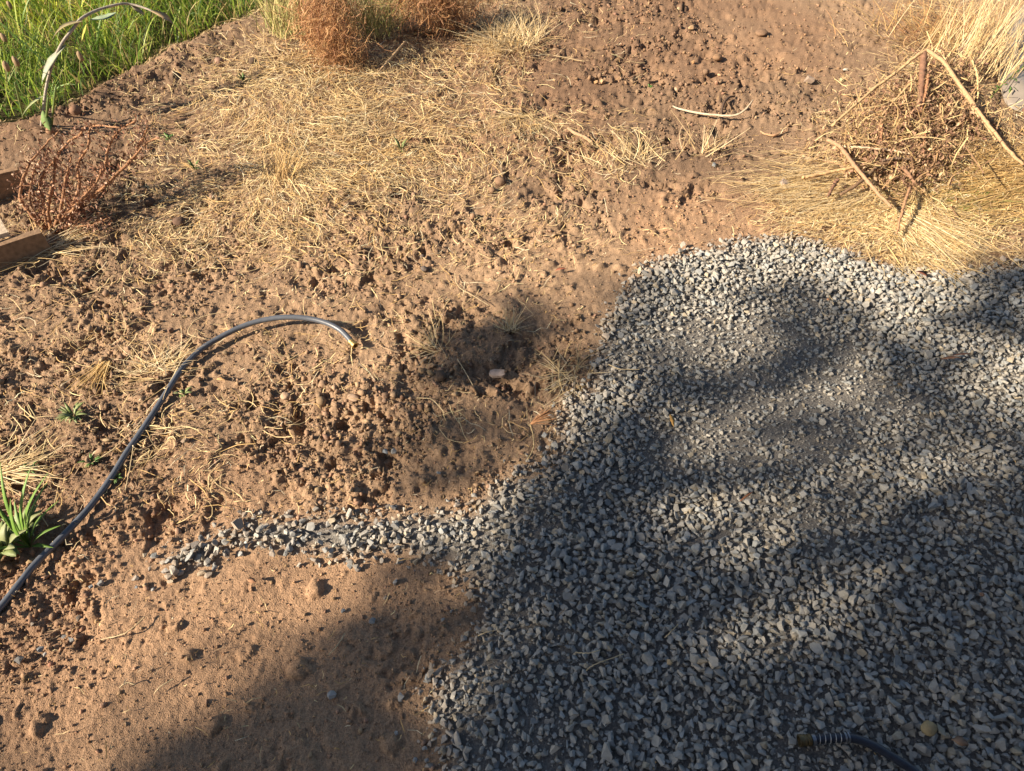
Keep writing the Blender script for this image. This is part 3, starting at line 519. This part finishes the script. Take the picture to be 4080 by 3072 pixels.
# tall arching weed in the green grass
r = empty('tall_weed', G(165, 500), 'tall arching weed with large pale drooping leaves above the green grass', 'weed')
stp = [((165,500),.0),((172,440),.1),((188,330),.2),((215,240),.28),((249,169),.34),((288,119),.38),((323,75),.41),((388,40),.42),((472,17),.43),((522,17),.42),((597,40),.40),((667,80),.36)]
tube('stem', [G(*p, z) for p, z in stp], [.006, .007, .0045], (.38, .33, .27), M_BARK, 7, 40, r)
for (p0, z0), (p1, z1), wd, sg, cl_ in ((((264,178),.33), ((168,325),.22), .028, .01, (.34,.36,.26)), (((330,85),.41), ((205,165),.33), .026, .02, (.30,.25,.13)), (((360,80),.40), ((462,50),.40), .03, -.01, (.27,.34,.22)),
    (((345,95),.38), ((325,180),.30), .012, 0, (.42,.40,.08)), (((215,240),.28), ((140,290),.2), .018, 0, (.40,.24,.16)), (((180,380),.18), ((85,470),.08), .02, .01, (.30,.33,.16)), (((172,440),.12), ((200,520),.05), .02, 0, (.16,.24,.08)),
    (((600,42),.40), ((690,95),.34), .02, .01, (.42,.30,.16)), (((520,20),.42), ((575,60),.38), .016, 0, (.36,.30,.18))):
    leaf('leaf', G(*p0, z0), G(*p1, z1), wd, cl_, M_LEAF, r, .2, sg, 10)
for p0, p1, zt in (((182,505),(192,390),.25), ((205,500),(222,350),.28), ((95,470),(60,330),.3)): tube('stem', [G(*p0, 0), G(*p1, zt)], [.006, .004], (.20, .27, .09), M_GRASS, 6, 8, r)
# seed heads in the green grass
for k, (a, b_) in enumerate(((318, 222), (62, 245), (25, 265), (15, 150), (40, 22))):
    q = G(a, b_, .35); r = empty('seed_head', G(a, b_ + 90, 0), 'fluffy brown seed head ' + ('beside the drooping leaf of the tall weed', 'near the left edge, right of its pair', 'at the left edge, lower of its pair', 'brown at the left edge above the pair', 'tawny in the very top left corner')[k], 'seed head', 'seed heads over the green grass')
    lv, lf = icot(2, 900 + k, .14, 1.0); lv = lv * np.array([.013, .012, .024]); local(mesh('head', lv + q, lf, np.array([(.34, .24, .14)]), M_LEAF, True), r); tube('stem', [G(a, b_ + 90, 0), q], .0018, (.35, .3, .14), M_STRAW, 4, 6, r)
# green sprig over the plastic sheet
r = empty('green_sprig', G(3945, 392), 'fresh green sprig with small leaves reaching over the plastic sheet', 'weed'); q = [G(3945, 392, .02), G(4000, 330, .07), G(4085, 258, .10), G(4140, 215, .1)]
tube('stem', q, [.003, .002], (.26, .34, .09), M_GRASS, 5, 16, r); sp = spline(q, 40)
for k in range(46):
    c_ = sp[rng.integers(4, 40)] + rng.normal(0, .02, 3) * [1, 1, .4]; a = rng.random() * 7; leaf('leaf', c_, c_ + .022 * np.array([math.cos(a), math.sin(a), rng.normal(0, .4)]), .005, (.17, .30, .07), M_GRASS, r, .2, 0, 3)
# ================================================================== SINGLE STICKS, STRAWS, NEEDLES
def single(name, label, cat, pts, zs, r, col, m=M_BARK, wob=.0006, knots=.05, group=None, sides=7):
    return recentre(setp(tube(name, [G(a, b, z) for (a, b), z in zip(pts, zs)], r, col, m, sides, 26, None, knots, True, wob), label, cat, group))
single('white_stem', 'long bleached white stem curving up at its right end over the dark soil', 'dry stem', [(2680,422),(2705,433),(2780,450),(2870,460),(2925,460),(2960,445),(2985,420),(3000,398)], (.012,.02,.025,.03,.035,.045,.055,.06), [.003, .0055, .006, .005, .003], (.52, .42, .30))
single('dark_root', 'dark curved root passing under the bleached white stem', 'root', [(2928,383),(2905,388),(2885,410),(2876,440),(2874,465),(2878,486)], (.006,.02,.025,.014,.004,.006), [.004, .007, .0065, .005], (.10, .065, .045), knots=.1)
single('stick', 'pale peeled stick standing out of the straw mat near the top', 'stick', [(1505,292),(1560,230),(1612,168)], (.01,.04,.08), [.006, .008, .006], (.50, .34, .19))
single('stick', 'flat tan bark strip with a forked end on the dark soil', 'bark strip', [(2262,510),(2290,530),(2330,548),(2360,566)], (.015,.014,.013,.01), [.006, .009, .009, .006], (.38, .25, .15))
single('root', 'small curled orange root fragment on the dark soil left of the heap', 'root', [(3030,523),(3045,532),(3080,540),(3106,530),(3140,518)], (.01,.012,.012,.012,.01), [.003, .006, .004], (.42, .25, .14))
single('stick', 'thin dark stick below the straw mat at its middle', 'stick', [(1540,782),(1565,765),(1594,740)], (.008,.012,.01), .004, (.15, .10, .07))
single('stick', 'short dark stick lying across the straw above the gravel corner', 'stick', [(3348,915),(3372,885),(3395,850)], (.02,.022,.02), .004, (.22, .12, .07))
LS = [('bent pale straw below the shaded clod', [(1660,1586),(1711,1588),(1733,1602),(1771,1645)]), ('straight straw lying over the shaded hollow', [(1822,1430),(1850,1475),(1884,1535)]), ('long thin wavy straw above the shaded hollow', [(1812,1090),(1825,1140),(1880,1175),(1950,1218)]),
 ('pale straw on the dark gravel, left of two', [(2293,2600),(2340,2602),(2392,2590)]), ('pale straw on the dark gravel, right of two', [(2335,2672),(2375,2645),(2485,2606)]), ('short slanting straw on the dark gravel', [(2650,2540),(2675,2515),(2702,2487)]),
 ('sharply bent straw above the hose arch', [(904,1240),(830,1255),(790,1270),(765,1290),(752,1331),(830,1352)]), ('yellow straw lying across the hose', [(499,1955),(520,1850),(535,1750)]), ('long straw leaning on the hose from the left', [(350,1855),(450,1790),(545,1700)]),
 ('long dry stem on the smooth soil under the gravel tongue', [(405,2548),(502,2521),(578,2457)]), ('dry twig in the half shade at the bottom', [(1310,2610),(1345,2570),(1374,2525)]), ('dry twig on the pale smooth soil', [(615,2763),(640,2735),(690,2705)]),
 ('small arched straw on the pale smooth soil', [(478,2738),(505,2720),(540,2728)]), ('thin straw bridging soil and gravel', [(2285,1800),(2310,1770),(2420,1425)][:2]), ('curved pale straw at the gravel edge', [(2425,1452),(2470,1470),(2550,1472)]),
 ('stiff straw beside the shrub foot', [(510,840),(580,870),(650,890)]), ('short light straw at the gravel left rim', [(1895,2540),(1930,2522),(1968,2512)]), ('straw across the lit gravel top', [(3560,1135),(3620,1120),(3680,1105)]),
 ('white straw near the two dark clods', [(1855,685),(1880,690),(1902,698)]), ('grey straw crossing the shrub shadow', [(670,728),(700,742),(745,752)]), ('long straw arch at the dark soil left side', [(2140,210),(2230,225),(2330,245)])]
for lb, s in LS:
    on_g = s[0][0] > 2200 and s[0][1] > 1400; z0 = .034 if on_g else .016
    single('dry_straw', lb, 'straw', s, [z0 - .003] + [z0 + .004] * (len(s) - 2) + [z0], .0017, (.64, .50, .29), M_STRAW, .0005, 0, 'single dry straws', 4)
r = empty('pine_needle_cluster', G(2110, 1692), 'fan of orange brown pine needles on a thin stem left of the gravel edge', 'pine needles')
for k in range(18):
    a = rng.uniform(-.02, .85); l = .095 * (.7 + .4 * rng.random()); b0 = G(2112, 1690, .03); d = np.array([math.cos(a), math.sin(a), rng.normal(.1, .12)]); tube('needle', [b0, b0 + d * l * .5 + [0, 0, .006], b0 + d * l], .0013, (.42, .22, .11), M_BARK, 4, 6, r)
tube('twig', [G(2112, 1690, .03), G(2125, 1740, .014), G(2124, 1790, .012), G(2100, 1835, .01)], .002, (.5, .38, .2), M_BARK, 5, 12, r)
# ================================================================== SINGLE STONES, CLODS, LEAVES
def stone(label, px_, py_, size, col, name='stone', cat='stone', flat=.7, elong=1., on=0., smooth=False, sd=None):
    rr = np.random.default_rng(int(px_ * 7 + py_)); r = size * .5 * mpp(px_, py_)
    tv, tf = icot(3, int(px_ + py_), .11, flat) if smooth else hullt(16, int(px_ * 3 + py_), flat, .1)
    a = rr.random() * 3; c, s = math.cos(a), math.sin(a); tv = tv * r * np.array([elong, 1.15, 1]); tv = np.column_stack([tv[:, 0] * c - tv[:, 1] * s, tv[:, 0] * s + tv[:, 1] * c, tv[:, 2]])
    p = G(px_, py_, r * flat * .6 + on + .004); o = mesh(name, tv + p, tf, np.array([col]), M_CRUMB if name == 'clod' else M_STONE, smooth); return recentre(setp(o, label, cat))
g1, g2, g3, tan, dk = (.26, .255, .24), (.20, .215, .225), (.33, .32, .30), (.38, .25, .14), (.12, .085, .062)
for a in [('dark rounded clod left of the weathered wood chip', 1757, 1497, 46, dk, 'clod', 'clod', .85, 1, 0, True), ('small dark round pebble above the shaded hollow', 1683, 1022, 20, (.13,.1,.085), 'stone', 'stone', .8, 1, 0, True), ('dark oval pebble just under the small round one', 1690, 1072, 26, (.12,.095,.08), 'stone', 'stone', .8, 1.2, 0, True),
 ('brown clod with a hole beside it below the straw, upper of two', 1992, 722, 44, (.22,.14,.09), 'clod', 'clod', .8, 1, 0, True), ('round brown clod below the straw, lower of two', 1960, 758, 30, (.25,.16,.10), 'clod', 'clod', .85, 1, 0, True),
 ('smooth pale tan pebble in the clods below the hose end', 1136, 1578, 38, (.40,.27,.18), 'stone', 'stone', .6, 1, 0, True), ('angular stone on the right of the hose middle', 735, 1757, 38, (.27,.20,.14)), ('flat tan stone right of the lower hose', 502, 1992, 32, tan, 'stone', 'stone', .4, 1, 0, True),
 ('brown stone above the hose bend', 680, 1314, 30, (.20,.12,.08)), ('flat oval tan stone under the straw right of the hose end', 1408, 1584, 36, (.36,.25,.17), 'stone', 'stone', .4, 1.3, 0, True), ('brown clod in the cloddy band before the shade', 1533, 1578, 34, (.23,.15,.10), 'clod', 'clod', .8, 1, 0, True),
 ('round brown clod at the left of the shaded hollow', 1535, 1580 + 18, 26, (.24,.16,.11), 'clod', 'clod', .8, 1, 0, True), ('dark angular stone standing above the gravel tongue', 1420, 2040, 36, (.13,.115,.10)), ('brown stone left of the gravel tongue', 680, 2148, 30, (.25,.16,.10)),
 ('left one of two orange tan rocks in the dark soil', 2376, 329, 24, (.42,.26,.13)), ('right one of two orange tan rocks in the dark soil', 2401, 325, 28, (.44,.28,.15)), ('tan rock with shadow near the top of the dark soil', 2756, 110, 32, (.38,.25,.14)),
 ('small orange rock in the middle of the dark soil', 2763, 247, 22, (.40,.24,.12)), ('brown lump right of the small orange rock', 2857, 229, 36, (.24,.15,.09), 'clod', 'clod', .7, 1, 0, True), ('rounded clod below the tan rocks on the dark soil', 2812, 287, 28, (.2,.13,.085), 'clod', 'clod', .8, 1, 0, True),
 ('pale tan stone above the white stem', 2696, 356, 22, (.36,.26,.17)), ('light pebble near the top left of the dark soil', 2353, 102, 18, (.44,.36,.26)), ('yellowish pebble at the top edge of the dark soil', 2706, 34, 18, (.44,.34,.2)),
 ('bluish grey stone alone at the foot of the dark soil', 2846, 657, 24, (.25,.26,.26)), ('broad flat clod right of centre near the top', 3034, 130, 50, (.22,.14,.09), 'clod', 'clod', .45, 1, 0, True), ('grey embedded stone above the white stem end, to its right', 3224, 318, 44, (.29,.22,.17)),
 ('whitish flat pebble left of the dead weed heap', 3370, 276, 22, (.55,.50,.40), 'stone', 'stone', .5), ('yellowish lichen coloured pebble under the whitish one', 3353, 318, 22, (.42,.36,.22)), ('pinkish grey pointed stone at the left foot of the weed heap', 3122, 735, 56, (.37,.29,.23)),
 ('tan angular stone sitting on the dark gravel', 2668, 2641, 34, (.33,.25,.15), 'stone', 'stone', .8, 1, .030), ('yellow brown rounded stone near the bottom right corner', 3702, 2902, 52, (.36,.27,.14), 'stone', 'stone', .7, 1.2, .024, True), ('small brown round pebble on the right gravel', 3913, 2368, 18, (.24,.14,.09), 'stone', 'stone', .8, 1, .026, True),
 ('left of two upright pale stones in the gravel centre', 3203, 1970, 36, g3, 'stone', 'stone', .9, 1, .03), ('right of two upright pale stones in the gravel centre', 3243, 1977, 34, g3, 'stone', 'stone', .9, 1, .03), ('triangular pale stone in the fine shaded gravel', 3094, 1455, 26, g3, 'stone', 'stone', .7, 1, .022),
 ('large grey stone at the lower right gravel near the sun stripes', 3795, 2570, 52, g1, 'stone', 'stone', .7, 1.1, .026), ('long grey stone in the lit lower gravel', 3588, 2415, 50, g3, 'stone', 'stone', .6, 1.5, .028), ('orange chip in the upper lit gravel', 3300, 1192, 14, (.45,.24,.13), 'stone', 'stone', .6, 1, .024),
 ('grey stone on soil, largest of the scatter left of the tongue', 402, 2323, 32, g1), ('small grey stone left of the largest in the scatter', 361, 2338, 22, g2), ('flat pale stone flush in soil right of the scatter', 538, 2304, 30, (.34,.29,.24), 'stone', 'stone', .4), ('small blue grey stone under the flat pale one', 543, 2341, 18, g2),
 ('small pale stone at the right end of the scatter', 608, 2349, 16, g3), ('dull brown grey stone below the scatter', 313, 2463, 28, (.2,.17,.14)), ('brown grey stone near the left edge below the hose', 130, 2486, 22, (.22,.18,.14)), ('upright grey stone beside a dark pit', 285, 2548, 30, g1, 'stone', 'stone', 1.0),
 ('grey stone left of the upright one', 253, 2535, 22, g1), ('blue grey stone low at the left', 161, 2586, 30, g2), ('pale grey stone touching the blue grey one', 180, 2606, 20, g3), ('dark split stone at the left bottom', 76, 2630, 34, (.14,.135,.13), 'stone', 'stone', .7, 1.3),
 ('pale stone in the shade on the smooth soil', 1323, 2767, 40, g3), ('small dark stone on the half shaded soil', 1329, 2624, 18, (.15,.12,.1)), ('dark little stone by the shadow edge', 1367, 2434, 22, g2), ('tiny tan stone on the smooth sunlit soil', 981, 2488, 14, tan),
 ('grey pointed stone with long shadow below the gravel tongue', 1577, 2319, 34, g3, 'stone', 'stone', .9), ('flat grey stone in the half shade left of the gravel', 1484, 2475, 34, g1), ('half buried grey stone above the flat one', 1535, 2380, 24, (.27,.22,.17), 'stone', 'stone', .4), ('pale stone on the sunlit strip beside the gravel', 1596, 2777, 38, g3),
 ('small pale stone lower on the sunlit strip', 1577, 2923, 24, g3), ('grey stone near the bottom edge, upper of three', 1692, 2983, 26, g1), ('grey stone at the bottom edge, left of three', 1656, 3027, 26, g2), ('grey stone at the bottom edge, right of three', 1700, 3030, 22, g1),
 ('grey stone off the gravel corner', 1763, 2467, 22, g1), ('small grey stone between corner and tongue', 1799, 2433, 20, g2), ('pale stone hanging off the tongue root', 1793, 2290, 26, g3), ('left of two blue grey stones in the middle soil', 1535, 1800, 26, g2), ('right of two blue grey stones in the middle soil', 1567, 1798, 28, g3),
 ('single blue grey stone under the two in the middle soil', 1747, 1886, 22, g2), ('orange tan stone beside the straw clump at the gravel edge', 2283, 1430, 34, (.40,.25,.14)), ('tan stone under the pine needles', 2088, 1722, 30, (.33,.21,.13)), ('reddish brown lump at the edge of the green grass', 300, 440, 46, (.25,.15,.10), 'clod', 'clod', .8, 1, 0, True),
 ('brown lump in front of the green grass left', 200, 520, 34, (.30,.18,.11), 'clod', 'clod', .9, 1, 0, True), ('pinkish clod at the straw beside the green grass', 872, 246, 36, (.30,.19,.14), 'clod', 'clod', .8, 1, 0, True), ('dark clod in the straw below the green grass', 1010, 245, 34, dk, 'clod', 'clod', .8, 1, 0, True),
 ('dark clod on the rough soil right of the dead shrub', 595, 805, 44, (.13,.085,.06), 'clod', 'clod', .85, 1, 0, True), ('large dark clod on the rough soil under the long straw', 715, 885, 52, (.14,.09,.065), 'clod', 'clod', .7, 1, 0, True)]:
    stone(*a)
def flatleaf(label, a, b, z, wd, col, name='fallen_leaf', cat='leaf'):
    return recentre(setp(leaf(name, G(*a, z), G(*b, z + .006), wd, col, M_LEAF, None, .35, .004, 7), label, cat))
flatleaf('curled red leaf on the sunlit soil above the shaded hollow', (2212, 1078), (2256, 1070), .014, .0065, (.36, .13, .075)); flatleaf('orange brown slender leaf standing on the gravel', (2670, 1650), (2684, 1700), .036, .0065, (.42, .25, .08))
flatleaf('dark reddish brown leaf at the straw and gravel edge', (3650, 1082), (3692, 1100), .03, .012, (.20, .075, .045)); flatleaf('pale orange leaf chip below the hose bend', (864, 1508), (896, 1515), .014, .011, (.50, .30, .14))
flatleaf('brown slender leaf on the shaded gravel at the right', (3745, 1432), (3830, 1424), .034, .0055, (.27, .14, .085)); flatleaf('dark slender leaf over the brown one on the shaded gravel', (3790, 1418), (3870, 1410), .038, .0045, (.18, .10, .07))
flatleaf('yellow leaf shred near the gravel leaf litter, centre right', (3572, 1528), (3596, 1540), .034, .007, (.42, .26, .12)); flatleaf('brown leaf curl on the smooth soil below the tongue', (988, 2310), (1020, 2322), .014, .007, (.34, .18, .1))
flatleaf('tan leaf husk on rough soil right of the dead shrub', (635, 688), (690, 672), .02, .006, (.55, .44, .27)); flatleaf('orange needle leaf low in the gravel', (3000, 1960), (2945, 2000), .036, .003, (.36, .16, .08)); flatleaf('faint dead leaf near the lower right corner', (3790, 2945), (3860, 2968), .036, .010, (.30, .19, .12))
# weathered chip
b = G(1980, 1492, .012); bm = bmesh.new(); out = [(-31, 6), (-27, -9), (-8, -13), (12, -12), (30, -10), (27, 0), (33, 7), (22, 13), (2, 14), (-18, 13)]; k = mpp(1980, 1492)
top = [bm.verts.new((x * k, -y * k * 1.35, .010 + .002 * rng.random())) for x, y in out]; bot = [bm.verts.new((x * k * .97, -y * k * 1.3, 0)) for x, y in out]
bm.faces.new(top); bm.faces.new(bot[::-1])
for i in range(10): bm.faces.new((top[i], bot[i], bot[(i + 1) % 10], top[(i + 1) % 10]))
bmesh.ops.recalc_face_normals(bm, faces=bm.faces); bmesh.ops.triangulate(bm, faces=bm.faces); bm.verts.index_update(); v = np.array([x.co[:] for x in bm.verts]) + b; f = np.array([[q.index for q in x.verts] for x in bm.faces]); bm.free()
recentre(setp(mesh('wood_chip', v, f, np.array([(.34, .27, .23)]), M_WOOD), 'weathered grey wood chip lying in the shaded soil hollow', 'wood chip'))
# ================================================================== THE TREE WHOSE SHADE FALLS HERE (stands behind the camera to the left)
n = 90000; x = rng.uniform(-3.0, 4.6, n); y = rng.uniform(-2.2, 3.4, n); px, py = g2p(x, np.maximum(y, .3)); s_ = sample(SHADE, px.clip(0, 4079), py.clip(0, 3071))
st = lambda ax, ay, bx, by, w_: (lambda t: np.hypot(px - ax - t * (bx - ax), py - ay - t * (by - ay)) < w_)(np.clip(((px - ax) * (bx - ax) + (py - ay) * (by - ay)) / ((bx - ax) ** 2 + (by - ay) ** 2), 0, 1))
hole = st(3850, 2750, 4085, 2505, 34) | st(3965, 2795, 4080, 2715, 20)
k_ = -np.log(np.clip(1 - s_ / 9.25, .035, 1)); inside = (px > -100) & (px < 4200) & (py > 0) & (y > .3); k_ = np.where(inside, k_, k_ * .55 * ss(2.6, 1.2, np.hypot(x - .9, y - .6) - 1.2)); k_ = np.where(hole, 0, k_)
dens = n / (7.6 * 5.6); al = .0023; keep = rng.random(n) < k_ / al / dens; print('leaf need', (k_ / al / dens).max()); x, y, px, py = x[keep], y[keep], px[keep], py[keep]; n = len(x)
sd = 10.8 + 2.4 * fbm(x * 1.2, y * 1.2, 701, 2) + rng.uniform(-1.1, 1.1, n); near = (px > 3500) & (py > 2300) & (y > .3); sd = np.where(near, sd - 4, sd); c = np.stack([x, y, hz(x, y, False) + .022 * (sdist(x, y, GG) > 0)], 1) + LV * sd[:, None]
T = np.array([[0, -1, 0], [.42, -.1, .12], [0, 1, -.1], [-.42, -.1, .12]]); sc = .085 * (.8 + .4 * rng.random(n)); v = np.einsum('nij,nkj->nki', rots(n, .9), T[None] * sc[:, None, None]) + c[:, None]
f = (np.array([[0, 1, 2], [0, 2, 3]])[None] + (np.arange(n) * 4)[:, None, None]).reshape(-1, 3)
tr = empty('shade_tree', (-10.5, -6.2, 0), 'leafy tree behind the viewer whose dappled shade falls on the gravel', 'tree')
cr = local(mesh('crown', v.reshape(-1, 3), f, np.repeat(np.array([[.06, .11, .03]]) * (1 + rng.normal(0, .2, (n, 1))), 4, 0).clip(.01, .3), M_TREE), tr); cr['kind'] = 'stuff'; print('tree leaves', n)
ctr = c.mean(0); fork = np.array([-10.2, -5.6, 3.6]); local(tube('trunk', [(-10.5, -6.2, -.1), (-10.45, -6.1, 1.5), fork], [.2, .16, .13], (.16, .12, .09), M_BARK, 12, 16), tr)
for k in range(11):
    tgt = c[rng.integers(0, n)]; mid = (fork + tgt) / 2 + np.array([0, -.3, .35]); local(tube('limb', [fork, mid, tgt], [.06, .035, .01], (.16, .12, .09), M_BARK, 7, 14), tr)
blocker = empty('sky_blocker', (3.6, -1.3, 0), 'added unseen dark timber wall behind the viewer that blocks sky light', 'sky_blocker')  # board wall added out of view to cut sky light and deepen the shade
for k in range(24):
    v = np.array([(x, y - (.02 if z else 0), .2 * k + .196 * z) for x in (-.6, 7.8) for y in (-1.3, -1.33) for z in (0, 1)]); f = np.array([(0, 1, 5, 4), (2, 6, 7, 3), (0, 4, 6, 2), (1, 3, 7, 5), (0, 2, 3, 1), (4, 5, 7, 6)])
    local(mesh('board', v, f, np.array([(.10, .085, .075)]), M_WOOD), blocker)
print('objects', len(bpy.data.objects), 'tris', sum(sum(len(p.vertices) - 2 for p in o.data.polygons) if False else len(o.data.polygons) * (2 if len(o.data.polygons) and len(o.data.polygons[0].vertices) == 4 else 1) for o in bpy.data.objects if o.type == 'MESH'))
